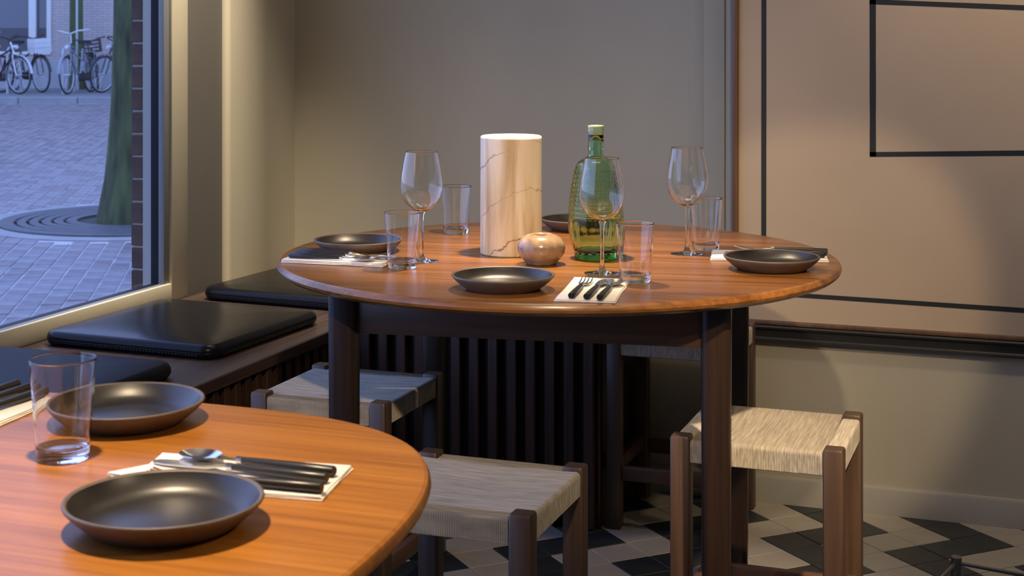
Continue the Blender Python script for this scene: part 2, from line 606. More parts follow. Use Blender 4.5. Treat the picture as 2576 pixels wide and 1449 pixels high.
# floor tiles laid at 45 degrees in a hound's-tooth pattern, 10 cm each
PT, P0, Q0 = 0.1015, 2.528, 2.955
h = 0.0498
bm = B()
box(bm, -h, h, -h, h, -0.008, 0.0, 0.0012, 1)
me_w = mesh_from(bm, 'tile', M['tile_w'], 0)
bm = B()
box(bm, -h, h, -h, h, -0.008, 0.0, 0.0012, 1)
me_b = mesh_from(bm, 'tile', M['tile_b'], 0)
rt = math.sqrt(0.5)
cells = []
for i in range(-60, 30):
    for j in range(-60, 40):
        p = P0 + (i + 0.5) * PT
        q = Q0 + (j + 0.5) * PT
        x, y = (p - q) * rt, (p + q) * rt
        if not (-2.3 < x < 2.25 and YR + 0.05 < y < Y1 + 0.05):
            continue
        if x < -1.74 and y > 0.0 or (y > 3.56 and x < -1.08):
            continue
        s = (i + j + 3) % 4 == 0
        dark = s if i % 2 else not s
        dd = -x * ST + y * CT
        px = 1240 + 3868 * (x * CT + y * ST) / max(dd, 0.1)
        py = 80 + 3868 * 1.206 / max(dd, 0.1)
        vis = dd > 0.6 and 880 < px < 2620 and py < 1500 and not (px < 1100 and py < 1330)
        cells.append((0 if vis else 1, math.hypot(x + 0.4, y - 3.1), x, y, dark))
cells.sort()
rnd = random.Random(3)
rest_w, rest_b = B(), B()
for k, (v, d, x, y, dark) in enumerate(cells):
    if k < 300:
        obj_me('tile', me_b if dark else me_w, floor, (x, y, rnd.uniform(-0.0004, 0.0004)), (0, 0, PI / 4))
    else:
        b_ = rest_b if dark else rest_w
        box(b_, -h, h, -h, h, -0.008, 0.0, mat=Matrix.Translation((x, y, 0)) @ Matrix.Rotation(PI / 4, 4, 'Z'))
stuff(obj('pale_tiles', rest_w, M['tile_w'], floor, 0))
stuff(obj('dark_tiles', rest_b, M['tile_b'], floor, 0))

# walls
bm = B(); box(bm, XL - 0.12, -0.60, YB, YB + 0.12, 0, ZC)
struct(obj('wall_back', bm, M['wall'], smooth=0))
bm = B()
box(bm, -0.787, XR, Y1, Y1 + 0.10, 0.45, ZC)           # behind the panel
box(bm, -1.02, XR, Y1, Y1 + 0.10, 0, 0.46)             # below the ledge
box(bm, -0.80, -0.70, Y1 + 0.10, YB, 0.0, ZC)          # alcove's side
box(bm, -1.02, -0.80, Y1 + 0.10, YB, 0.0, 0.44)
struct(obj('wall_front', bm, M['wall'], smooth=0))
bm = B(); box(bm, XR, XR + 0.1, YR, YB, 0, ZC)
struct(obj('wall_right', bm, M['wall'], smooth=0))
bm = B(); box(bm, XL - 0.12, XR, YR - 0.1, YR, 0, ZC)
struct(obj('wall_rear', bm, M['wall'], smooth=0))
# window wall: below, above, behind the camera, and the pier beyond the window
WY0, WY1, WZ0, WZ1 = -0.9, 3.766, 0.491, 2.40
bm = B()
box(bm, XL - 0.10, XL, YR, WY1, 0.0, 0.435)
box(bm, XL - 0.10, XL, YR, YB, WZ1 + 0.11, ZC)
box(bm, XL - 0.10, XL, YR, WY0 - 0.11, 0.435, WZ1 + 0.11)
struct(obj('wall_left', bm, M['cream'], smooth=0))
# recessed strip beside the window, its shade put into the colour, then the cream pier with a soft edge
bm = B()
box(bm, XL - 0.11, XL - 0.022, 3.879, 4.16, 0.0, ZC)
struct(obj('trim_1', bm, M['recess_shade'], smooth=0))
bm = B()
prof = [(XL - 0.10, 4.118), (XL - 0.016, 4.118)]
for i in range(7):
    a = PI - PI / 2 * i / 6 - PI / 2
    prof.append((XL - 0.016 + 0.016 * math.sin(PI / 2 * i / 6), 4.118 + 0.016 * (1 - math.cos(PI / 2 * i / 6))))
prof += [(XL, 4.36), (XL - 0.004, 4.366), (XL - 0.004, YB), (XL - 0.10, YB)]
loft(bm, [[(x, y, z) for x, y in prof] for z in (0.0, ZC)])
struct(obj('trim_2', bm, M['cream'], smooth=40))

# the window: cream inner frame, grey and dark steps, pale outer frame, glass
win = bpy.data.objects.new('window_1', None)
COL.objects.link(win)
struct(win)
def ring(bm, x0, x1, y0, y1, z0, z1, wy, wz, bev=0.0):
    """rectangular frame in the window's plane; wy / wz are bar widths outward from the opening"""
    box(bm, x0, x1, y1, y1 + wy, z0 - wz, z1 + wz, bev)
    box(bm, x0, x1, y0 - wy, y0, z0 - wz, z1 + wz, bev)
    box(bm, x0, x1, y0, y1, z0 - wz, z0, bev)
    box(bm, x0, x1, y0, y1, z1, z1 + wz, bev)
bm = B()
ring(bm, -2.372, XL + 0.004, WY0, WY1 + 0.027, WZ0, WZ1, 0.086, 0.054, 0.003)
obj('inner_frame', bm, M['cream'], win, 30)
bm = B()
ring(bm, -2.384, -2.366, WY0, WY1, WZ0, WZ1, 0.055, 0.054, 0.001)
obj('glazing_bead', bm, M['greyframe'], win, 30)  # cream bead: its shade and blue reflection are put into the grey
bm = B()
ring(bm, -2.409, -2.3845, WY0, WY1 + 0.001, WZ0, WZ1, 0.055, 0.054)
obj('gasket', bm, M['gasket'], win, 0)
bm = B()
ring(bm, -2.436, -2.4095, WY0, WY1 + 0.001, WZ0 - 0.01, WZ1, 0.055, 0.054)
obj('outer_frame', bm, M['stoneframe'], win, 0)
bm = B(); box(bm, -2.399, -2.394, WY0 - 0.01, WY1 + 0.01, WZ0 - 0.01, WZ1 + 0.01)
obj('pane', bm, M['pane'], win, 0)

# brick pier outside, seen edge on through the glass
pier = bpy.data.objects.new('wall_brick_pier', None)
COL.objects.link(pier)
struct(pier)
bm = B(); box(bm, -2.473, -2.437, 3.773, 4.7, 0.0, 2.9)
obj('mortar', bm, M['mortar'], pier, 0)
bm = B(); box(bm, -0.020, 0.019, 0, 0.21, -0.0293, 0.0293, 0.002, 1)
me_br = mesh_from(bm, 'brick', M['brick'], 0)
for k in range(40):
    obj_me('brick', me_br, pier, (-2.4555 + rnd.uniform(-0.001, 0.001), 3.768 + rnd.uniform(-0.001, 0.001), 0.045 + k * 0.0645), (0, 0, rnd.uniform(-0.004, 0.004)))

# panel with tape lines, wooden edge strips, dark ledge under it, skirting
pan = thing('wall_panel', 'large beige lacquered wall panel with black tape lines and thin wooden edging', 'panel', (0, Y1, 0))
bm = B(); box(bm, -0.764, 1.25, -0.012, 0.0, 0.468, 2.45)
obj('board', bm, M['panel'], pan, 0)
bm = B(); box(bm, -0.779, -0.7635, -0.022, 0.0, 0.456, 2.45, 0.003)
obj('edge_strip', bm, M['frame_wood'], pan)
bm = B(); box(bm, -0.763, 1.25, -0.020, 0.0, 0.457, 0.4685, 0.003)
obj('edge_strip', bm, M['frame_wood'], pan)
def tape(p, q, wd):
    bm = B()
    d = Vector((q[0] - p[0], 0, q[1] - p[1])).normalized()
    nrm = Vector((-d.z, 0, d.x)) * wd / 2
    n = 8
    a, b_ = [], []
    r = random.Random(int(p[0] * 997 + q[1] * 31))
    for i in range(n + 1):
        t = i / n
        c_ = Vector((p[0] + (q[0] - p[0]) * t, 0, p[1] + (q[1] - p[1]) * t))
        k = 1 + r.uniform(-0.05, 0.05)
        a.append(c_ + nrm * k)
        b_.append(c_ - nrm * k)
    out = a + b_[::-1]
    loft(bm, [[(v.x, -0.0118, v.z) for v in out], [(v.x, -0.0126, v.z) for v in out]])
    return obj('tape_strip', bm, M['tape'], pan, 0)
tape((-0.6985, 2.36), (-0.6995, 0.527), 0.0125)
tape((-0.706, 0.537), (0.90, 0.523), 0.0115)
tape((0.90, 2.36), (0.90, 0.518), 0.0125)
tape((-0.427, 1.288), (-0.4265, 0.894), 0.0150)
tape((-0.434, 0.899), (0.52, 0.934), 0.0125)
tape((-0.434, 1.2815), (0.52, 1.236), 0.0125)
tape((0.52, 1.24), (0.52, 0.93), 0.0150)
bm = B(); box(bm, -0.788, -0.7793, Y1 - 0.012, Y1 + 0.02, 0.45, ZC, 0.002)
struct(obj('trim_3', bm, M['greyframe'], smooth=30))
bm = B()
lp = [(0, 0.457), (-0.020, 0.4555), (-0.024, 0.452), (-0.022, 0.447), (-0.016, 0.444), (-0.0145, 0.425), (-0.0165, 0.4225), (-0.021, 0.4205), (-0.021, 0.416), (-0.014, 0.4135), (0, 0.4135)]
loft(bm, [[(x, Y1 + y, z) for y, z in lp] for x in (-1.0, XR)])
struct(obj('trim_4', bm, M['ledge'], smooth=30))
bm = B()
bp_ = [(0, 0), (-0.012, 0), (-0.012, 0.062), (-0.009, 0.0685), (0, 0.0695)]
loft(bm, [[(x, Y1 + y, z) for y, z in bp_] for x in (-1.019, XR)])
struct(obj('baseboard_back', bm, M['base'], smooth=30))
# shallow pilaster strips at the right end of the alcove's back wall
bm = B()
for x0, x1, d in ((-1.035, -0.99, 0.006), (-0.99, -0.925, 0.011), (-0.925, -0.80, 0.005)):
    box(bm, x0, x1, YB - d, YB + 0.01, 0.44, ZC, 0.003)
struct(obj('trim_5', bm, M['wall'], smooth=30))

# ================================================================== corner bench
bench = thing('corner_bench', 'dark wooden corner bench with slatted front along the window', 'bench', (0, 0, 0))
ZB = 0.44
bm = B()
pts = [(-2.352, -0.5), (-1.743, -0.5), (-1.743, 3.567), (-1.743, 4.555), (-2.352, 4.555)]
loft(bm, [[(x, y, z) for x, y in pts] for z in (ZB - 0.028, ZB - 0.003)] + [[(x - 0.002 * (x > -2), y, ZB) for x, y in pts]])
obj('seat_board', bm, M['benchtop'], bench, 30)
bm = B()
box(bm, -1.695, -1.036, 3.572, 3.948, 0.457, 0.482, 0.002)
o = obj('seat_board', bm, M['benchtop'], bench, 30)
bm = B(); box(bm, -1.7425, -1.025, 3.95, 4.555, ZB - 0.028, ZB, 0.002)
obj('seat_board', bm, M['benchtop'], bench, 30)
bm = B(); box(bm, -1.785, -1.775, -0.5, 3.60, 0.0, ZB - 0.028)
obj('backing', bm, M['backing'], bench, 0)
bm = B(); box(bm, -1.70, -1.045, 3.600, 3.612, 0.0, 0.456)
obj('backing', bm, M['backing'], bench, 0)
bm = B(); box(bm, -1.050, -1.037, 3.60, 3.945, 0.0, 0.456, 0.002)
obj('end_board', bm, M['slat'], bench, 30)
bm = B(); box(bm, -0.0125, 0.0125, -0.012, 0.012, 0.0, ZB - 0.0285, 0.002, 1)
me_sl = mesh_from(bm, 'slat', M['slat'], 30)
k = 0
bm = B(); box(bm, -0.0125, 0.0125, -0.012, 0.012, 0.0, 0.4565, 0.002, 1)
me_sl2 = mesh_from(bm, 'slat', M['slat'], 30)
x = -1.060
while x > -1.73:
    obj_me('slat', me_sl2 if x > -1.69 else me_sl, bench, (x, 3.587, 0))
    x -= 0.0495
y = 3.545
while y > -0.2:
    obj_me('slat', me_sl, bench, (-1.762, y, 0), (0, 0, PI / 2))
    y -= 0.0495

# seat cushions
def cushion(name, label, x0, x1, y0, y1, th, mat, rz=0.0, puff=0.006, z=ZB):
    cx_, cy_ = (x0 + x1) / 2, (y0 + y1) / 2
    t = thing(name, label, 'cushion', (cx_, cy_, z), rz, 'black leather cushions on the bench')
    hx, hy = (x1 - x0) / 2, (y1 - y0) / 2
    R = 0.045
    rings = []
    n = 9
    for i in range(n):                       # rounded side
        a = -PI / 2 + PI * i / (n - 1)
        ins = 0.016 * (1 - math.cos(a))
        zz = th / 2 + math.sin(a) * th / 2
        rings.append([(px_, py_, zz) for px_, py_ in rrect(hx - ins, hy - ins, max(R - ins, 0.01))])
    for f, dz in ((0.75, 0.6), (0.45, 0.9), (0.15, 1.0)):
        rings.append([(px_ * f, py_ * f, th + puff * dz) for px_, py_ in rrect(hx - 0.016, hy - 0.016, R - 0.016)])
    bm = B()
    loft(bm, rings)
    obj('cover', bm, mat, t, 60)
    bm = B()
    per = rrect(hx - 0.0007, hy - 0.0007, R)
    tube(bm, [(a, b_, th * 0.42) for a, b_ in per], 0.0016, 6, True)
    obj('piping', bm, mat, t, 60)
    bm = B()
    m = 0
    for (ax, ay), (bx, by) in ((( hx - R, -hy), (-hx + R, -hy)), ((hx, -hy + R), (hx, hy - R))):
        L = math.hypot(bx - ax, by - ay)
        q = int(L / 0.009)
        for i in range(q):
            f = (i + 0.5) / q
            px_, py_ = ax + (bx - ax) * f, ay + (by - ay) * f
            if ax == bx:
                box(bm, px_ - 0.0018, px_ + 0.0004, py_ - 0.002, py_ + 0.002, th * 0.30, th * 0.30 + 0.0016)
            else:
                box(bm, px_ - 0.002, px_ + 0.002, py_ - 0.0004, py_ + 0.0018, th * 0.30, th * 0.30 + 0.0016)
    stuff(obj('stitching', bm, M['stitch'], t, 0))
    return t
cushion('seat_cushion', 'shiny black leather cushion with stitched edge, in the middle of the window bench', -2.318, -1.818, 3.135, 3.655, 0.036, M['leather'], math.radians(-2.5))
cushion('seat_cushion', 'black leather cushion in the bench corner, partly behind the round table', -2.275, -1.70, 3.815, 4.40, 0.038, M['leather'], math.radians(-4))
cushion('seat_cushion', 'matte black cushion at the left edge, behind the foreground tumbler', -2.335, -1.832, 2.40, 2.975, 0.036, M['leather_matte'], math.radians(-1))

# ================================================================== tables
TZ = 0.750
def edge_levels(th):
    return [(0.020, -th), (0.009, -th + 0.004), (0.002, -th * 0.62), (0.0, -th * 0.42), (0.0008, -0.006), (0.003, -0.002), (0.0065, 0.0)]
def leg_mesh(hw, r, z1, taper=0.88):
    bm = B()
    rings = []
    for z, k in ((0.0, taper * 0.96), (0.004, taper), (z1 * 0.55, 0.5 + taper / 2), (z1, 1.0)):
        rings.append([(x * k, y * k, z) for x, y in rrect(hw, hw, r)])
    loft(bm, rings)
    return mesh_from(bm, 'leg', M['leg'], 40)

t1 = thing('round_table', 'round teak table in the corner, laid with plates, glasses and a green bottle', 'table', (-0.953, 2.992, 0), TH - math.radians(12.0))
R1 = 0.5665
for sgn in (1, -1):
    bm = B()
    rings = []
    for ins, dz in edge_levels(0.025):
        r = R1 - ins
        rg = [(r * math.cos(PI * i / 64), sgn * (0.0010 + r * math.sin(PI * i / 64)), TZ + dz) for i in range(65)]
        rings.append(rg)
    loft(bm, rings)
    obj('tabletop_half', bm, M['teak'], t1, 25)
A1 = 0.3446
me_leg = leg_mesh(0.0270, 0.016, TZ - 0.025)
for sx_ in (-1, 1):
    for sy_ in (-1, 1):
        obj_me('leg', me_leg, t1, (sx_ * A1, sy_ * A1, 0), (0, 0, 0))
bm = B(); box(bm, -A1 + 0.026, A1 - 0.026, -0.011, 0.011, TZ - 0.105, TZ - 0.0245, 0.002)
me_ap = mesh_from(bm, 'apron', M['apron'], 30)
for (x, y, r) in ((0, -A1 + 0.004, 0), (0, A1 - 0.004, PI), (-A1 + 0.004, 0, PI / 2), (A1 - 0.004, 0, -PI / 2)):
    obj_me('apron', me_ap, t1, (x, y, 0), (0, 0, r))

t2 = thing('dining_table', 'teak table with rounded corners in the left foreground, nearest the viewer', 'table', (-0.988, 1.020, 0), 0)
def superell(a, b_, n, k=120):
    out = []
    for i in range(k):
        t = 2 * PI * i / k
        c_, s_ = math.cos(t), math.sin(t)
        out.append((a * abs(c_) ** (2 / n) * (1 if c_ >= 0 else -1), b_ * abs(s_) ** (2 / n) * (1 if s_ >= 0 else -1)))
    return out
bm = B()
loft(bm, [[(x, y, TZ + dz) for x, y in superell(0.434 - ins, 0.638 - ins, 3.2)] for ins, dz in edge_levels(0.025)])
obj('tabletop', bm, M['teak_near'], t2, 25)
for sx_ in (-1, 1):
    for sy_ in (-1, 1):
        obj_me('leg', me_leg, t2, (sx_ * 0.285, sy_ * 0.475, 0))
for (x, y, r, L) in ((0, -0.471, 0, 0.260), (0, 0.471, PI, 0.260), (-0.281, 0, PI / 2, 0.450), (0.281, 0, -PI / 2, 0.450)):
    bm = B(); box(bm, -L, L, -0.011, 0.011, TZ - 0.105, TZ - 0.0245, 0.002)
    obj('apron', bm, M['apron'], t2, 30, (x, y, 0), r)

# ================================================================== woven stools
def cords(bm, along, across0, across1, path, n):
    """ridged cord surface: path = list of (u, z) carried across; each cord is one rounded ridge"""
    wd = (across1 - across0) / n
    rows = []
    offs = []
    for k in range(n):
        for f, hgt in ((0.0, -0.0009), (0.25, 0.0003), (0.5, 0.0007), (0.75, 0.0003)):
            offs.append((across0 + (k + f) * wd, hgt))
    offs.append((across1, -0.0009))
    m = len(path)
    nr = []
    for i in range(m):
        a = Vector(path[max(i - 1, 0)])
        b_ = Vector(path[min(i + 1, m - 1)])
        d = (b_ - a).normalized()
        nr.append(Vector((-d.y, d.x)))
    for v, hgt in offs:
        row = []
        for (u, z), nn in zip(path, nr):
            uu, zz = u + nn.x * hgt, z + nn.y * hgt
            row.append(bm.verts.new((v, uu, zz) if along == 'Y' else (uu, v, zz)))
        rows.append(row)
    for a, b_ in zip(rows, rows[1:]):
        for i in range(m - 1):
            bm.faces.new((a[i], a[i + 1], b_[i + 1], b_[i]))
    return bm

def arc_path(u, z0, z1, r, sag=0.0):
    """up the front face, over the rounded edge, across the top, down the back; walks -u -> +u"""
    p = [(-u + 0.012, z0 + 0.002), (-u, z0 + 0.006), (-u, (z0 + z1) / 2), (-u, z1 - r)]
    for i in range(1, 5):
        a = PI - PI / 2 * i / 4
        p.append((-u + r + r * math.cos(a), z1 - r + r * math.sin(a)))
    for t in (0.15, 0.35, 0.5, 0.65, 0.85):
        x = -u + r + (2 * u - 2 * r) * t
        p.append((x, z1 - sag * math.sin(PI * t)))
    for i in range(5):
        a = PI / 2 - PI / 2 * i / 4
        p.append((u - r + r * math.cos(a), z1 - r + r * math.sin(a)))
    p += [(u, (z0 + z1) / 2), (u, z0 + 0.006), (u - 0.012, z0 + 0.002)]
    return p

def make_stool(label, loc, rz):
    s = thing('woven_stool', label, 'stool', loc, rz, 'stools with woven cord seats')
    LX, LY, hw = 0.1375, 0.1325, 0.018
    bm = B()
    loft(bm, [[(x * k, y * k, z) for x, y in rrect(hw, hw, 0.004, 3)] for z, k in ((0, 0.96), (0.004, 1), (0.466, 1), (0.470, 0.90))])
    me_l = mesh_from(bm, 'leg', M['stoolwood'], 40)
    for a in (-1, 1):
        for b_ in (-1, 1):
            obj_me('leg', me_l, s, (a * LX, b_ * LY, 0))
    # warp goes front to back over the two rails
    bm = B()
    cords(bm, 'Y', -LX + hw + 0.0008, LX - hw - 0.0008, arc_path(LY + 0.014, 0.418, 0.4635, 0.007, 0.004), 82)
    obj('woven_seat', bm, M['cord'], s, 0)
    for sg in (-1, 1):                        # wrapped side rails
        bm = B()
        rp_ = arc_path(0.0165, 0.418, 0.4625, 0.005)
        cords(bm, 'X', -LY + hw + 0.0008, LY - hw - 0.0008, rp_, 76)
        obj('wrapped_rail', bm, M['cord'], s, 0, (sg * (LX - 0.0015), 0, 0))
    for b_ in (-1, 1):
        bm = B(); box(bm, -LX + hw, LX - hw, -0.011, 0.011, 0.421, 0.455, 0.002)
        obj('rail', bm, M['apron'], s, 30, (0, b_ * (LY - 0.004), 0))
    for b_ in (-1, 1):
        bm = B(); box(bm, -LX + hw - 0.001, LX - hw + 0.001, -0.009, 0.009, 0.118, 0.152, 0.002)
        obj('stretcher', bm, M['apron'], s, 30, (0, b_ * LY, 0))
    for a in (-1, 1):
        bm = B(); box(bm, -0.009, 0.009, -LY + hw - 0.001, LY - hw + 0.001, 0.130, 0.164, 0.002)
        obj('stretcher', bm, M['apron'], s, 30, (a * LX, 0, 0))
    return s
st = make_stool('woven stool at right, brightly lit, by the skirting under the beige panel', (-0.503, 2.892, 0), 0.0)
copy_thing(st, (-0.897, 2.364, 0), PI / 2, 'woven stool in front of the round table, cut by the frame bottom')
copy_thing(st, (-1.392, 2.934, 0), PI / 2, 'blue-lit woven stool under the round table beside the window bench')
copy_thing(st, (-0.868, 3.750, 0), 0.0, 'dim woven stool behind the round table, at the end of the bench')

# ================================================================== tableware
ZT = TZ
SIZE = 0.944                     # the service is a small one: 184 mm plates, 108 mm tumblers
# marble column, clay bowl
bm = B()
r, hh = 0.067, 0.257
lathe(bm, [(0, 0), (r - 0.002, 0), (r, 0.002), (r, 0.004), (r, hh - 0.006), (r, hh - 0.0045), (r - 0.0006, hh - 0.0025), (r - 0.002, hh - 0.0008), (r - 0.0045, hh), (r - 0.008, hh), (0, hh)], 72)
o = obj('marble_column', bm, M['marble'], None, 40, (-1.051, 2.987, ZT), 0.6)
o.scale = (SIZE, SIZE, SIZE)
tag(o, 'tall cream veined marble cylinder in the middle of the round table', 'column')

t = thing('round_bowl', 'small round glazed clay bowl in front of the marble cylinder', 'bowl', (-0.947, 2.870, ZT))
bm = B()
lathe(bm, [(0, 0.002), (0.028, 0.0), (0.0315, 0.001), (0.0330, 0.0045), (0.0375, 0.009), (0.0445, 0.0165), (0.0488, 0.0255), (0.0502, 0.0345), (0.0482, 0.0450), (0.040, 0.0555), (0.030, 0.0605), (0.0235, 0.0625), (0.021, 0.0615), (0.0195, 0.058)], 56)
obj('body', bm, M['bowl'], t, 60)
bm = B()
lathe(bm, [(0.0195, 0.058), (0.030, 0.052), (0.040, 0.040), (0.036, 0.022), (0.02, 0.012), (0, 0.010)], 48)
obj('inside', bm, M['bowl_in'], t, 60)

# green bottle
t = thing('green_bottle', 'green bumpy glass bottle behind the front wine glass', 'bottle', (-0.868, 2.982, ZT))
def relief(r, a, z):
    if 0.085 < z < 0.200:
        e = min(1, (z - 0.085) / 0.012, (0.200 - z) / 0.012)
        u = a * 18 / PI
        v = z / 0.0098
        return r + 0.0021 * e * (math.sin(PI * (u + v)) * math.sin(PI * (u - v)))
    if 0.012 < z <= 0.085:
        e = min(1, (z - 0.012) / 0.01, (0.085 - z) / 0.01)
        return r - 0.0011 * e * abs(math.sin(a * 9)) ** 0.5 + 0.0007 * e
    return r
pf = [(0.0455, 0.012), (0.0470, 0.016), (0.0505, 0.029), (0.0545, 0.044), (0.0580, 0.059), (0.0589, 0.068), (0.0588, 0.083)]
z = 0.086
while z < 0.200:
    u = (z - 0.083) / (0.200 - 0.083)
    pf.append((0.0588 - 0.0040 * u - 0.0125 * u ** 2.2, z))
    z += 0.0022
pf += [(0.0405, 0.202), (0.036, 0.207), (0.029, 0.211), (0.022, 0.2135), (0.0180, 0.216)]
PFR = [q[0] for q in pf]
neck = [(0.0180, 0.216), (0.0170, 0.221), (0.0166, 0.230), (0.0168, 0.234), (0.0178, 0.2365), (0.0179, 0.2385), (0.0170, 0.2415), (0.0166, 0.245), (0.0166, 0.2625), (0.0160, 0.2634), (0.0140, 0.2636)]
inner = [(0.0128, 0.2632), (0.0128, 0.245), (0.0130, 0.222), (0.0155, 0.213), (0.024, 0.2095), (0.033, 0.2050), (0.039, 0.197), (0.0435, 0.180), (0.0500, 0.140), (0.0545, 0.100), (0.0555, 0.083), (0.0540, 0.064), (0.0500, 0.045), (0.0450, 0.024), (0.040, 0.0165), (0, 0.0145)]
bm = B()
lathe(bm, [(0, 0.0128), (0.0440, 0.0123)] + pf + neck + inner, 108, fn=lambda r, a, z: relief(r, a, z) if r > 0.0451 and any(abs(r - q) < 1e-9 for q in PFR) else r)
obj('body', bm, M['green'], t, 80)
bm = B()
lathe(bm, [(0.0135, 0.2640), (0.0170, 0.2640), (0.0178, 0.2660), (0.0172, 0.2700), (0.0178, 0.2715), (0.0172, 0.2735), (0.0178, 0.2755), (0.0172, 0.2775), (0.0177, 0.2795), (0.0176, 0.2822), (0.0162, 0.2836), (0.0140, 0.2832), (0.0130, 0.2815), (0.0135, 0.2640)], 40)
obj('lip', bm, M['lip'], t, 60)
bm = B()
lathe(bm, [(0, 0.004), (0.036, 0.002), (0.040, 0.0), (0.0445, 0.001), (0.0460, 0.005), (0.0457, 0.0118), (0.0440, 0.0121), (0, 0.0126)], 64)
obj('base', bm, M['green_base'], t, 60)

# wine glasses
def make_wineglass(label, x, y):
    t = thing('wine_glass', label, 'wine glass', (x, y, ZT), 0, 'wine glasses on the round table')
    outer = [(0, 0.1040), (0.0045, 0.1042), (0.012, 0.106), (0.0225, 0.112), (0.0330, 0.122), (0.0405, 0.135), (0.0445, 0.148), (0.0455, 0.157), (0.0448, 0.170), (0.0425, 0.187), (0.0390, 0.207), (0.0362, 0.221), (0.0347, 0.2282), (0.0343, 0.2300)]
    prof = outer + [(0.0341, 0.2308), (0.0338, 0.2311), (0.0335, 0.2308), (0.0334, 0.2300)] + [(max(r_ - 0.0009, 0), z_ + (0.0009 if z_ < 0.13 else 0)) for r_, z_ in reversed(outer[2:-1])] + [(0, 0.1066)]
    bm = B()
    lathe(bm, prof, 56)
    obj('cup', bm, M['glass'], t, 60)
    bm = B()
    lathe(bm, [(0, 0.0006), (0.034, 0.0), (0.0358, 0.0008), (0.034, 0.0016), (0.020, 0.003), (0.009, 0.006), (0.0052, 0.012), (0.0040, 0.025), (0.0037, 0.055), (0.0040, 0.085), (0.0052, 0.098), (0.0085, 0.1045), (0.0085, 0.1052), (0, 0.1056)], 40)
    obj('stem', bm, M['glass_base'], t, 60)
    return t
wg = make_wineglass('leftmost wine glass, between the left tumbler and the marble cylinder', -1.182, 2.823)
copy_thing(wg, (-0.802, 2.797, ZT), 0.7, 'wine glass standing in front of the green bottle')
copy_thing(wg, (-0.709, 3.103, ZT), 1.3, 'rightmost wine glass, beside the tumbler near the right plate')

# tumblers
def make_tumbler(label, x, y, group):
    t = thing('tumbler', label, 'tumbler', (x, y, ZT), 0, group)
    bm = B()
    lathe(bm, [(0, 0.0020), (0.0200, 0.0012), (0.0258, 0.0), (0.0284, 0.0010), (0.0290, 0.0035), (0.0293, 0.006), (0.0295, 0.010), (0.0302, 0.020), (0.0336, 0.065), (0.0369, 0.108), (0.0372, 0.1118), (0.0373, 0.1130), (0.0371, 0.1140), (0.0364, 0.1143), (0.0359, 0.1135), (0.0358, 0.1120), (0.0355, 0.108), (0.0322, 0.065), (0.0289, 0.023), (0.0286, 0.019), (0.0283, 0.0165), (0.0268, 0.0130), (0.0150, 0.0112), (0, 0.0108)], 64)
    obj('glass_body', bm, M['glass'], t, 60)
    return t
G = 'clear water tumblers'
tu = make_tumbler('clear tumbler at the left, before the leftmost wine glass', -1.183, 2.729, G)
copy_thing(tu, (-1.270, 3.234, ZT), 0.4, 'clear tumbler at the back, left of the marble cylinder')
copy_thing(tu, (-0.718, 2.722, ZT), 0.8, 'clear tumbler beside the front napkin, right of the green bottle')
copy_thing(tu, (-0.686, 3.178, ZT), 1.1, 'clear tumbler directly behind the rightmost wine glass')
copy_thing(tu, (-0.994, 1.384, ZT), 1.5, 'largest clear tumbler, on the foreground table by the plates')

# plates
def make_plate(label, x, y, group):
    t = thing('plate', label, 'plate', (x, y, ZT), 0, group)
    bm = B()
    lathe(bm, [(0, 0.003), (0.052, 0.0022), (0.056, 0.0), (0.066, 0.0), (0.070, 0.002), (0.080, 0.009), (0.090, 0.0175), (0.0965, 0.0245), (0.0975, 0.0265), (0.0968, 0.0282), (0.0948, 0.0285), (0.0925, 0.0268)], 80)
    obj('body', bm, M['plate_out'], t, 60)
    bm = B()
    lathe(bm, [(0.0925, 0.0268), (0.0900, 0.0225), (0.0840, 0.0140), (0.0780, 0.0095), (0.0700, 0.0070), (0.0450, 0.0062), (0.0430, 0.0066), (0, 0.0058)], 80)
    obj('glazed_inside', bm, M['plate_in'], t, 60)
    return t
G = 'dark stoneware plates'
pl = make_plate('dark plate at the front of the round table, left of the front napkin', -0.919, 2.569, G)
copy_thing(pl, (-1.357, 2.901, ZT), 0.5, 'dark plate at the left side of the round table', G)
copy_thing(pl, (-0.510, 2.957, ZT), 1.0, 'dark plate at the right side of the round table', G)
copy_thing(pl, (-1.030, 3.403, ZT), 1.5, 'dark plate at the back, half hidden by the marble cylinder', G)
copy_thing(pl, (-0.772, 1.229, ZT), 2.0, 'largest dark plate, nearest the viewer on the foreground table', G)
copy_thing(pl, (-1.020, 1.540, ZT), 2.6, 'dark plate behind the tumbler on the foreground table', G)

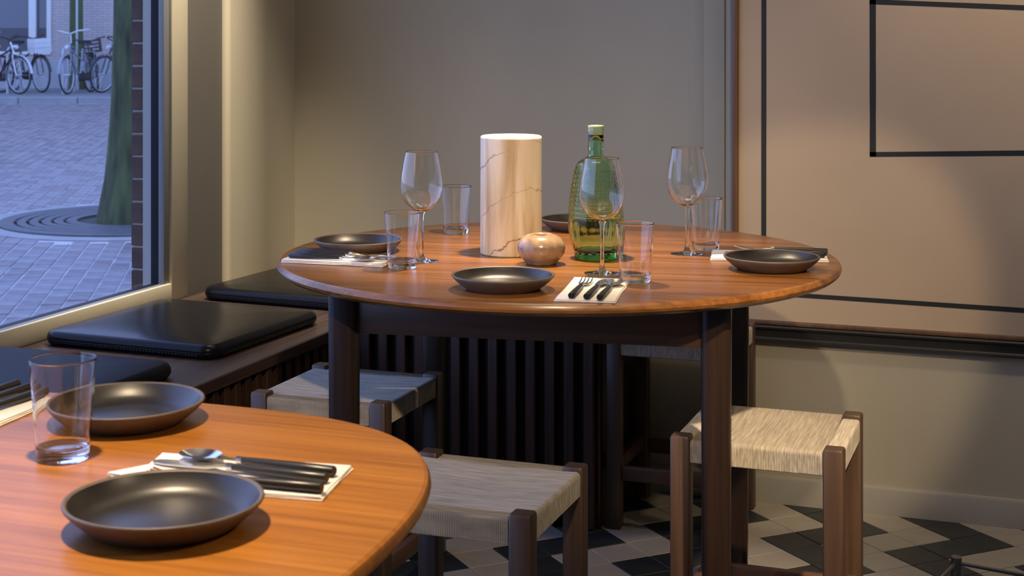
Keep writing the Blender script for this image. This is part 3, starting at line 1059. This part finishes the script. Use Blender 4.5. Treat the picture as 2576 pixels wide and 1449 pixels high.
# napkins: folded cloth, thick, soft edges
def make_napkin(label, corners, th, seed, cut=None):
    cx_ = sum(p[0] for p in corners) / len(corners)
    cy_ = sum(p[1] for p in corners) / len(corners)
    t = thing('napkin', label, 'napkin', (cx_ * SIZE, cy_ * SIZE, ZT), 0, 'folded white napkins under the cutlery')
    r = random.Random(seed)
    layers = 3
    for k in range(layers):
        bm = B()
        z0 = k * th / layers + 0.0002
        z1 = (k + 1) * th / layers
        sh = 0.0012 * k
        loc = [(p[0] - cx_, p[1] - cy_) for p in corners]
        pts_ = []
        n = len(loc)
        for i in range(n):
            a, b_ = loc[i], loc[(i + 1) % n]
            for s_ in range(6):
                f = s_ / 6
                j = r.uniform(-0.0006, 0.0006)
                pts_.append(((a[0] + (b_[0] - a[0]) * f) + j, (a[1] + (b_[1] - a[1]) * f) + j))
        def sc_(d):
            out = []
            for x, y in pts_:
                L = math.hypot(x, y)
                out.append((x * (1 - d / L), y * (1 - d / L)))
            return out
        mid = (z0 + z1) / 2
        loft(bm, [[(x, y, z0) for x, y in sc_(0.0015 + sh)], [(x, y, mid) for x, y in sc_(sh)], [(x, y, z1) for x, y in sc_(0.0015 + sh)]])
        obj('fold', bm, M['napkin'], t, 50)
    return t
NTH = 0.007
make_napkin('white folded napkin at the front edge of the round table', [(-0.842, 2.623), (-0.733, 2.640), (-0.772, 2.894), (-0.882, 2.877)], 0.0045, 1)
make_napkin('white folded napkin at the left of the round table, before the left plate', [(-1.520, 2.866), (-1.292, 2.880), (-1.306, 2.995), (-1.534, 2.980)], 0.008, 2)
make_napkin('white folded napkin behind the right plate of the round table', [(-0.682, 3.205), (-0.442, 3.262), (-0.466, 3.380), (-0.706, 3.330)], 0.006, 3)
make_napkin('large white napkin with a bent corner on the foreground table', [(-0.706, 1.424), (-0.727, 1.541), (-0.955, 1.514), (-0.944, 1.468), (-0.968, 1.425), (-0.85, 1.408)], 0.005, 4)
make_napkin('white folded napkin at the left picture edge, behind the foreground tumbler', [(-1.316, 1.452), (-1.203, 1.452), (-1.222, 1.688), (-1.330, 1.684)], 0.006, 5)

# cutlery: local +Y points to the head, origin at the handle's end, lying on the napkin
def handle_bm(L=0.115, r=0.0056):
    bm = B()
    pr = [(0.0, 0.0062), (0.0005, 0.0066), (L * 0.6, 0.0056), (L, 0.0038)]
    rings = []
    for y, rad in [(0, 0.0054), (0.0012, 0.0062), (L * 0.35, 0.0060), (L * 0.8, 0.0048), (L, 0.0040)]:
        rings.append([(rad * math.cos(2 * PI * k / 14), y, 0.0062 + rad * 0.93 * math.sin(2 * PI * k / 14)) for k in range(14)])
    loft(bm, rings)
    return bm
def strip(bm, secs, th):
    """secs: (y, half width, z centre); flat metal bar"""
    rings = [[(-w_, y, z_ - th / 2), (w_, y, z_ - th / 2), (w_, y, z_ + th / 2), (-w_, y, z_ + th / 2)] for y, w_, z_ in secs]
    return loft(bm, rings)
def make_cutlery(kind, label, group):
    t = thing(kind, label, kind.split('_')[-1], (0, 0, 0), 0, group)
    L = 0.115
    obj('handle', handle_bm(L), M['handle'], t, 50)
    bm = B()
    tube(bm, [(0, L - 0.001, 0.0062), (0, L + 0.006, 0.0062)], 0.0042, 12)
    obj('ferrule', bm, M['steel'], t, 50)
    bm = B()
    if kind == 'table_fork':
        strip(bm, [(L + 0.004, 0.0030, 0.0062), (L + 0.018, 0.0030, 0.0052), (L + 0.028, 0.0085, 0.0035), (L + 0.040, 0.0115, 0.0025), (L + 0.046, 0.0118, 0.0024)], 0.0018)
        for k in range(4):
            xk = -0.0102 + k * 0.0068
            rings = [[(xk + sx_ * w_, y, z_ + sz * 0.0009) for sx_, sz in ((-1, -1), (1, -1), (1, 1), (-1, 1))] for y, w_, z_ in ((L + 0.045, 0.0016, 0.0024), (L + 0.065, 0.0014, 0.0040), (L + 0.085, 0.0008, 0.0085))]
            loft(bm, rings)
        obj('fork_head', bm, M['steel'], t, 40)
    elif kind == 'table_knife':
        strip(bm, [(L + 0.004, 0.0035, 0.0062), (L + 0.016, 0.0045, 0.0052), (L + 0.03, 0.0090, 0.0040), (L + 0.08, 0.0092, 0.0030), (L + 0.095, 0.0060, 0.0028), (L + 0.10, 0.0015, 0.0028)], 0.0016)
        obj('blade', bm, M['steel'], t, 40)
    else:
        strip(bm, [(L + 0.004, 0.0032, 0.0062), (L + 0.018, 0.0030, 0.0062), (L + 0.030, 0.0050, 0.0068)], 0.0018)
        cy_, a, b_ = L + 0.053, 0.026, 0.0185
        n = 28
        top, bot = [], []
        for lv in range(5):
            f = 1 - lv / 4.0
            dz = -0.0070 * (1 - f * f)
            top.append([(b_ * max(f, 0.02) * math.cos(2 * PI * k / n), cy_ + a * max(f, 0.02) * math.sin(2 * PI * k / n) , 0.0085 + dz) for k in range(n)])
            bot.append([(b_ * max(f, 0.02) * math.cos(2 * PI * k / n), cy_ + a * max(f, 0.02) * math.sin(2 * PI * k / n), 0.0075 + dz) for k in range(n)])
        loft(bm, list(reversed(bot)) + top)
        obj('spoon_bowl', bm, M['steel'], t, 50)
    return t
CG = 'black-handled cutlery'
fk = make_cutlery('table_fork', 'black-handled fork on the front napkin of the round table', CG)
kn = make_cutlery('table_knife', 'black-handled knife between fork and spoon on the front napkin', CG)
sp = make_cutlery('table_spoon', 'black-handled spoon on the front napkin of the round table', CG)
def put(o, x, y, z, deg):
    o.location = (x, y, z)
    o.rotation_euler = (0, 0, math.radians(deg))
put(fk, -0.767, 2.486, ZT + 0.0043, 8)
put(kn, -0.740, 2.486, ZT + 0.0043, 7)
put(sp, -0.717, 2.486, ZT + 0.0043, 7)
N1, N2, N3, N5 = ZT + 0.0076, ZT + 0.0057, ZT + 0.0048, ZT + 0.0057
r_ = math.radians
copy_thing(sp, (-1.424, 2.724, N1), r_(-87), 'black-handled spoon on the left napkin, nearest its front edge')
copy_thing(kn, (-1.429, 2.760, N1), r_(-86), 'black-handled knife on the left napkin of the round table')
copy_thing(fk, (-1.435, 2.791, N1), r_(-87), 'black-handled fork on the left napkin, closest to the left plate')
copy_thing(fk, (-0.432, 3.158, N2), r_(88), 'fork with raised tines on the napkin behind the right plate')
copy_thing(kn, (-0.430, 3.132, N2), r_(100), 'black-handled knife on the napkin behind the right plate')
copy_thing(sp, (-0.430, 3.103, N2), r_(104), 'black-handled spoon on the napkin behind the right plate')
copy_thing(sp, (-0.685, 1.408, N3), r_(88), 'spoon with shining bowl on the foreground napkin')
copy_thing(kn, (-0.682, 1.385, N3), r_(89), 'black-handled knife in the middle of the foreground napkin')
copy_thing(fk, (-0.672, 1.354, N3), r_(94), 'black-handled fork on the foreground napkin, closest to the large plate')
copy_thing(kn, (-1.231, 1.620, N5), r_(178), 'black-handled knife at the left picture edge')
copy_thing(fk, (-1.205, 1.609, N5), r_(177), 'black-handled fork at the left picture edge')
copy_thing(sp, (-1.176, 1.597, N5), r_(177), 'black-handled spoon at the left picture edge, closest to the tumbler')

SIZE = 1.0
# black metal frame cut by the lower right corner
t = thing('metal_stand', 'black tubular metal stand on the tiles in the lower right corner', 'stand', (0, 0, 0))
x0, y0 = -0.155, 2.700
pts4 = [(x0, y0), (x0 + 0.42, y0 - 0.10), (x0 + 0.34, y0 - 0.45), (x0 - 0.08, y0 - 0.36)]
cxm = sum(p[0] for p in pts4) / 4
cym = sum(p[1] for p in pts4) / 4
for x, y in pts4:
    bm = B()
    tube(bm, [(x + (x - cxm) * 0.06, y + (y - cym) * 0.06, 0.0), (x, y, 0.322)], 0.0090, 14)
    obj('leg', bm, M['metal_black'], t, 50)
for i in range(4):
    a, b_ = pts4[i], pts4[(i + 1) % 4]
    bm = B()
    tube(bm, [(a[0], a[1], 0.312), (b_[0], b_[1], 0.312)], 0.0032, 10)
    obj('rail', bm, M['metal_black'], t, 50)

# ================================================================== street outside
def ground_quad(bm, X0, X1, D0, D1, z0, z1):
    pts_ = [ext(X0, D0), ext(X1, D0), ext(X1, D1), ext(X0, D1)]
    loft(bm, [[(x, y, z) for x, y in pts_] for z in (z0, z1)])
KD = 25.9
street = bpy.data.objects.new('ground_street', None)
COL.objects.link(street)
struct(street)
bm = B()
pts_ = [(-2.48, -6), (-2.48, 9), ext(3.5, 12), ext(5, KD), ext(-26, KD), ext(-26, 0), (-16, -6)]
loft(bm, [[(x, y, z) for x, y in pts_] for z in (-0.25, -0.0045)])
obj('sand_bed', bm, M['sand'], street, 0)
PR = TH + math.radians(8.7)             # courses run away to the left
pv = (0.1, 0.2)
bm = B(); box(bm, -0.0462, 0.0462, -0.0962, 0.0962, -0.03, 0.0, 0.004, 1)
me_p1 = mesh_from(bm, 'paver', M['paver'], 0)
bm = B(); box(bm, -0.0462, 0.0462, -0.0962, 0.0962, -0.03, 0.0, 0.004, 1)
me_p2 = mesh_from(bm, 'paver', M['paver_b'], 0)
cr, sr = math.cos(PR), math.sin(PR)
TX, TD = (340 - 1240) / 3868 * 9.85, 9.85
tree_xy = ext(TX, TD)
far_b = [B(), B()]
cand = []
for i in range(-260, 60):
    for j in range(-10, 150):
        u = i * 0.1
        v = j * 0.2 + (0.1 if i % 2 else 0)
        x, y = u * cr - v * sr, u * sr + v * cr
        D = -x * ST + y * CT
        X = x * CT + y * ST
        if x > -2.62 or D < 5.2 or D > KD - 0.15:
            continue
        px = 1240 + 3868 * X / D
        if not (-1500 < px < 420):
            continue
        if math.hypot(x - tree_xy[0], y - tree_xy[1]) < 1.05:
            continue
        vis = -20 < px < 345 and D > 6.1
        cand.append((0 if vis else 1, D, x, y))
cand.sort()
rp2 = random.Random(11)
for k, (v, D, x, y) in enumerate(cand):
    dark = rp2.random() < 0.4
    z = rp2.uniform(-0.001, 0.003)
    tx, ty = rp2.uniform(-0.010, 0.010), rp2.uniform(-0.010, 0.010)
    if k < 300:
        obj_me('paver', me_p2 if dark else me_p1, street, (x, y, z), (tx, ty, PR + rp2.uniform(-0.015, 0.015)))
    else:
        mt = Matrix.Translation((x, y, z)) @ Matrix.Rotation(PR, 4, 'Z') @ Matrix.Rotation(tx, 4, 'X')
        box(far_b[int(dark)], -0.0462, 0.0462, -0.0965, 0.0965, -0.02, 0.0, mat=mt)
stuff(obj('far_pavers', far_b[0], M['paver'], street, 0))
stuff(obj('far_dark_pavers', far_b[1], M['paver_b'], street, 0))

# kerb and pavement across the street
pave = bpy.data.objects.new('ground_pavement', None)
COL.objects.link(pave)
struct(pave)
bm = B(); ground_quad(bm, -26, 6, KD + 0.15, 34, -0.2, 0.10)
obj('slab', bm, M['sidewalk'], pave, 0)
ZP = 0.10
for k in range(12):
    bm = B()
    box(bm, -0.495, 0.495, 0, 0.15, -0.2, 0.105, 0.012, 1)
    x, y = ext(-11.5 + k, KD)
    obj('kerb_stone', bm, M['kerb'], pave, 30, (x, y, 0), TH)

# tree with its iron grate
t = thing('street_tree', 'mossy green tree trunk outside the window', 'tree', (tree_xy[0], tree_xy[1], 0))
bm = B()
rings = []
rr = random.Random(5)
for i in range(26):
    z = -0.05 + i * 0.16
    rad = 0.142 + 0.105 * math.exp(-max(z, 0) / 0.45) + 0.012 * math.exp(-max(z, 0) / 0.1)
    rings.append([((rad * (1 + 0.05 * math.sin(3 * a + 0.6 * z) + 0.035 * math.sin(7 * a - 1.3 * z) + rr.uniform(-0.012, 0.012))) * math.cos(a) + 0.012 * z,
                   (rad * (1 + 0.05 * math.sin(3 * a + 0.6 * z) + 0.035 * math.sin(7 * a - 1.3 * z) + rr.uniform(-0.012, 0.012))) * math.sin(a), z) for a in [2 * PI * k / 40 for k in range(40)]])
loft(bm, rings)
obj('trunk', bm, M['bark'], t, 60)
t = thing('tree_grate', 'round iron grate around the foot of the tree', 'grate', (tree_xy[0], tree_xy[1], 0))
for k, (r0, r1) in enumerate([(0.36, 0.425), (0.445, 0.50), (0.52, 0.575), (0.595, 0.65), (0.67, 0.725), (0.745, 0.84)]):
    bm = B()
    lathe(bm, [(r0, -0.03), (r0, 0.010), (r0 + 0.004, 0.014), (r1 - 0.004, 0.014), (r1, 0.010), (r1, -0.03)], 72)
    obj('ring', bm, M['iron'], t, 30)
bm = B()
for k in range(12):
    box(bm, 0.37, 0.82, -0.012, 0.012, -0.02, 0.010, mat=Matrix.Rotation(2 * PI * k / 12, 4, 'Z'))
obj('spokes', bm, M['iron'], t, 0)
bm = B(); lathe(bm, [(0.85, -0.03), (0.85, 0.004), (0.99, 0.004), (0.99, -0.03)], 72)
obj('stone_rim', bm, M['rimstone'], t, 30)
bm = B(); lathe(bm, [(0, -0.004), (0.84, -0.004), (0.84, -0.03)], 48)
obj('soil', bm, M['soil'], t, 0)

# building across the street
FD = 30.2
def fx(px, D=FD):
    return (px - 1240) / 3868 * D
fo = ext(0, FD)
bld = thing('brick_building', 'brick building with white-framed windows across the street', 'building', (fo[0], fo[1], 0), TH)
def fbox(name, x0, x1, d0, d1, z0, z1, mat):
    bm = B(); box(bm, x0, x1, d0, d1, z0, z1)
    return obj(name, bm, mat, bld, 0)
def fz(py, D=FD):
    return 1.206 - (py - 80) * D / 3868
wl, wr = fx(-420), fx(128)
fbox('wall', wr, 4.0, 0, 0.4, ZP, 9.0, M['brickwall'])
fbox('wall', -22, wl, 0, 0.4, ZP, 9.0, M['brickwall'])
fbox('wall', wl, wr, 0, 0.4, 3.6, 9.0, M['brickwall'])
fbox('wall', wl, wr, 0, 0.4, ZP, 0.80, M['brickwall'])
fbox('plinth', -22, 4.0, -0.04, 0.02, ZP, fz(150), M['plinth'])
fw = obj('window_frame', box(B(), fx(118), fx(129), -0.03, 0.12, 0.80, 3.6), M['white'], bld, 0)
for a, b_ in ((73, 91), (-120, -102), (-312, -294)):
    bm = B(); box(bm, fx(a), fx(b_), -0.03, 0.12, 0.80, 3.6)
    obj('mullion', bm, M['white'], fw, 0)
bm = B(); box(bm, wl, wr, -0.03, 0.12, 0.76, 0.82)
obj('sill', bm, M['white'], fw, 0)
for a, b_ in ((91, 118), (-102, 73), (-294, -120), (-420, -312)):
    p_ = fbox('pane', fx(a), fx(b_), 0.08, 0.10, 0.8, 3.6, M['far_glass'])
    bm = B(); box(bm, fx(a) + 0.01, fx(b_) - 0.01, 0.05, 0.079, 0.82, 1.28)
    obj('lower_panel', bm, M['far_panel'], p_, 0)

gx, gy = ext(fx(191, 29.6), 29.6)
t = thing('slim_tree', 'slim mossy tree trunk behind the parked bicycles', 'tree', (gx, gy, ZP))
bm = B()
lathe(bm, [(0, 0), (0.17, 0), (0.14, 0.3), (0.128, 1.0), (0.12, 2.5), (0.10, 5.0)], 20, fn=lambda r, a, z: r * (1 + 0.06 * math.sin(3 * a)))
obj('trunk', bm, M['bark_far'], t, 60)

px_, py_ = ext(fx(193.5, 29.2), 29.2)
bm = B(); tube(bm, [(0, 0, 0), (0, 0, 4.5)], 0.022, 12)
bm2 = B(); lathe(bm2, [(0, 0), (0.045, 0), (0.045, 0.25), (0.03, 0.28), (0, 0.28)], 16)
t = thing('thin_post', 'thin grey post in front of the slim mossy trunk', 'post', (px_, py_, ZP))
obj('pole', bm, M['zinc'], t, 60)
obj('foot', bm2, M['zinc'], t, 60)

# parked bicycles
def make_bike(label, px, D, yaw, body, bar, wheel_r=0.34, crate=False, basket=False, white_guard=False, lean=0.04, bar_h=1.09):
    X = (px - 1240) / 3868 * D
    x, y = ext(X, D)
    t = thing('bicycle', label, 'bicycle', (x, y, ZP), TH + yaw, 'bicycles parked across the street')
    t.rotation_euler = (lean, 0, TH + yaw)
    wb = 0.54
    for sx_ in (-1, 1):
        bm = B()
        tube(bm, [(wheel_r * 0.955 * math.cos(2 * PI * k / 32), 0, wheel_r * 0.955 * math.sin(2 * PI * k / 32)) for k in range(32)], wheel_r * 0.05, 8, True)
        wl_ = obj('tyre', bm, M['tyre'], t, 60, (sx_ * wb, 0, wheel_r))
        bm = B()
        tube(bm, [(wheel_r * 0.885 * math.cos(2 * PI * k / 32), 0, wheel_r * 0.885 * math.sin(2 * PI * k / 32)) for k in range(32)], wheel_r * 0.028, 6, True)
        for k in range(14):
            a = 2 * PI * k / 14
            tube(bm, [(0, 0.02 * (-1) ** k, 0), (wheel_r * 0.88 * math.cos(a), 0, wheel_r * 0.88 * math.sin(a))], 0.003, 4)
        tube(bm, [(0, -0.05, 0), (0, 0.05, 0)], 0.022, 8)
        obj('rim', bm, M['rim'], wl_, 60)
        bm = B()
        g0, g1 = (0.15, PI * 0.95) if sx_ < 0 else (0.1, PI * 0.8)
        pr = []
        for k in range(15):
            a = g0 + (g1 - g0) * k / 14
            pr.append((wheel_r * 1.06 * math.cos(a), wheel_r * 1.06 * math.sin(a)))
        vv = [[bm.verts.new((a, s_ * 0.028, b_)) for s_ in (-1, 0, 1)] for a, b_ in pr]
        for p, q in zip(vv, vv[1:]):
            for i in range(2):
                bm.faces.new((p[i], p[i + 1], q[i + 1], q[i]))
        obj('mudguard', bm, M['bk_silver'] if white_guard else body, wl_, 60)
    head = (wb - 0.17, 0, 0.86)
    bb = (-0.06, 0, 0.29)
    seat = (-0.22, 0, 0.80)
    bm = B()
    tube(bm, [head, (head[0] - 0.05, 0, 0.62), bb], 0.018, 8)
    tube(bm, [(head[0] - 0.02, 0, 0.80), (seat[0] + 0.04, 0, 0.58)], 0.016, 8)
    tube(bm, [bb, seat], 0.017, 8)
    for s_ in (-1, 1):
        tube(bm, [bb, (-wb, s_ * 0.06, wheel_r)], 0.011, 6)
        tube(bm, [(seat[0] + 0.03, 0, 0.66), (-wb, s_ * 0.06, wheel_r)], 0.010, 6)
    obj('frame', bm, body, t, 60)
    bm = B()
    tube(bm, [(wb - 0.20, 0, 0.92), head, (wb - 0.10, 0, 0.70)], 0.017, 8)
    for s_ in (-1, 1):
        tube(bm, [(wb - 0.10, s_ * 0.05, 0.70), (wb - 0.03, s_ * 0.055, 0.45), (wb, s_ * 0.055, wheel_r)], 0.012, 6)
    obj('fork', bm, M['bk_silver'] if white_guard else body, t, 60)
    bm = B()
    hx = wb - 0.24
    tube(bm, [(hx, 0, 0.90), (hx, 0, bar_h - 0.06)], 0.013, 8)
    tube(bm, [(hx - 0.22, -0.29, bar_h), (hx - 0.08, -0.28, bar_h + 0.01), (hx + 0.05, -0.17, bar_h), (hx + 0.02, 0, bar_h - 0.05), (hx + 0.05, 0.17, bar_h), (hx - 0.08, 0.28, bar_h + 0.01), (hx - 0.22, 0.29, bar_h)], 0.014, 8)
    obj('handlebar', bm, bar, t, 60)
    bm = B()
    loft(bm, [[(seat[0] - 0.13 * f, s_ * wdt, z_) for f, s_, wdt, z_ in ((1, 1, 0.09, 0.90), (1, -1, 0.09, 0.90), (-0.9, -1, 0.025, 0.89), (-0.9, 1, 0.025, 0.89))],
              [(seat[0] - 0.13 * f, s_ * wdt, z_) for f, s_, wdt, z_ in ((1.05, 1, 0.10, 0.95), (1.05, -1, 0.10, 0.95), (-1, -1, 0.03, 0.94), (-1, 1, 0.03, 0.94))]])
    tube(bm, [(seat[0] + 0.0, 0, 0.78), (seat[0], 0, 0.90)], 0.012, 8)
    obj('saddle', bm, M['bk_black'], t, 60)
    bm = B()
    box(bm, -wb + 0.02, 0.10, 0.03, 0.06, 0.22, 0.36, 0.03)
    obj('chain_case', bm, M['bk_black'], t, 50)
    bm = B()
    tube(bm, [(wb - 0.10, 0, 0.84), (wb - 0.03, 0, 0.84)], 0.035, 12)
    obj('headlamp', bm, M['bk_silver'], t, 50)
    bm = B()
    box(bm, -wb - 0.10, -0.24, -0.07, 0.07, 0.735, 0.755, 0.004)
    for s_ in (-1, 1):
        tube(bm, [(-wb - 0.05, s_ * 0.07, 0.74), (-wb, s_ * 0.07, wheel_r)], 0.007, 6)
    obj('carrier', bm, body, t, 40)
    if crate or basket:
        bm = B()
        x0_, x1_, w_, z0_, z1_ = wb - 0.14, wb + 0.14, 0.16, 0.74, 0.99
        for q in range(3 if crate else 4):
            za = z0_ + (z1_ - z0_) * q / (3 if crate else 4)
            zb = za + (0.075 if crate else 0.03)
            box(bm, x0_, x1_, -w_, -w_ + 0.012, za, zb)
            box(bm, x0_, x1_, w_ - 0.012, w_, za, zb)
            box(bm, x0_, x0_ + 0.012, -w_ + 0.012, w_ - 0.012, za, zb)
            box(bm, x1_ - 0.012, x1_, -w_ + 0.012, w_ - 0.012, za, zb)
        box(bm, x0_, x1_, -w_, w_, z0_ - 0.012, z0_)
        for a in (x0_, x1_ - 0.02):
            for b_ in (-w_, w_ - 0.02):
                box(bm, a - 0.001, a + 0.021, b_ - 0.001, b_ + 0.021, z0_, z1_ - 0.004)
        obj('crate' if crate else 'basket', bm, M['crate'] if crate else M['bk_black'], t, 0)
    return t
make_bike('plum bicycle at the left picture edge, beside the first rack', -48, 28.3, math.radians(-30), M['bk_pink'], M['bk_silver'])
make_bike('dark bicycle with pale fork and wheel seen nearly side on', 0, 27.5, math.radians(-35), M['bk_black'], M['bk_black'], white_guard=True, bar_h=1.02)
make_bike('bicycle with a white crate over its front wheel', 70, 28.3, math.radians(-46), M['bk_black'], M['bk_black'], crate=True, lean=0.06, bar_h=1.03)
make_bike('bicycle with wide silver handlebar seen head on', 200, 27.6, math.radians(-97), M['bk_grey'], M['bk_silver'], lean=0.04, bar_h=1.12)
make_bike('bicycle with a black basket, right of the head-on one', 238, 28.95, math.radians(-70), M['bk_black'], M['bk_black'], basket=True, lean=0.12, bar_h=0.98)
make_bike('bicycle half hidden by the street tree', 306, 28.3, math.radians(-118), M['bk_black'], M['bk_black'], lean=-0.14, bar_h=0.98)

def rack(label, px, D):
    x, y = ext((px - 1240) / 3868 * D, D)
    t = thing('bike_rack', label, 'bike rack', (x, y, ZP), TH, 'bicycle racks')
    bm = B()
    L = 0.75
    pts_ = [(0, 0, 0), (0, 0, 0.70)]
    for k in range(7):
        a = PI / 2 * k / 6
        pts_.append((0, 0.12 - 0.12 * math.cos(a), 0.70 + 0.12 * math.sin(a)))
    for k in range(7):
        a = PI / 2 * k / 6
        pts_.append((0, L - 0.12 + 0.12 * math.sin(a), 0.70 + 0.12 * math.cos(a)))
    pts_ += [(0, L, 0)]
    tube(bm, pts_, 0.026, 10)
    obj('hoop', bm, M['zinc'], t, 60)
    return t
rack('grey steel hoop rack left of the white crate', 19, 27.4)
rack('grey steel hoop rack between the crate bicycle and the head-on bicycle', 158, 27.4)
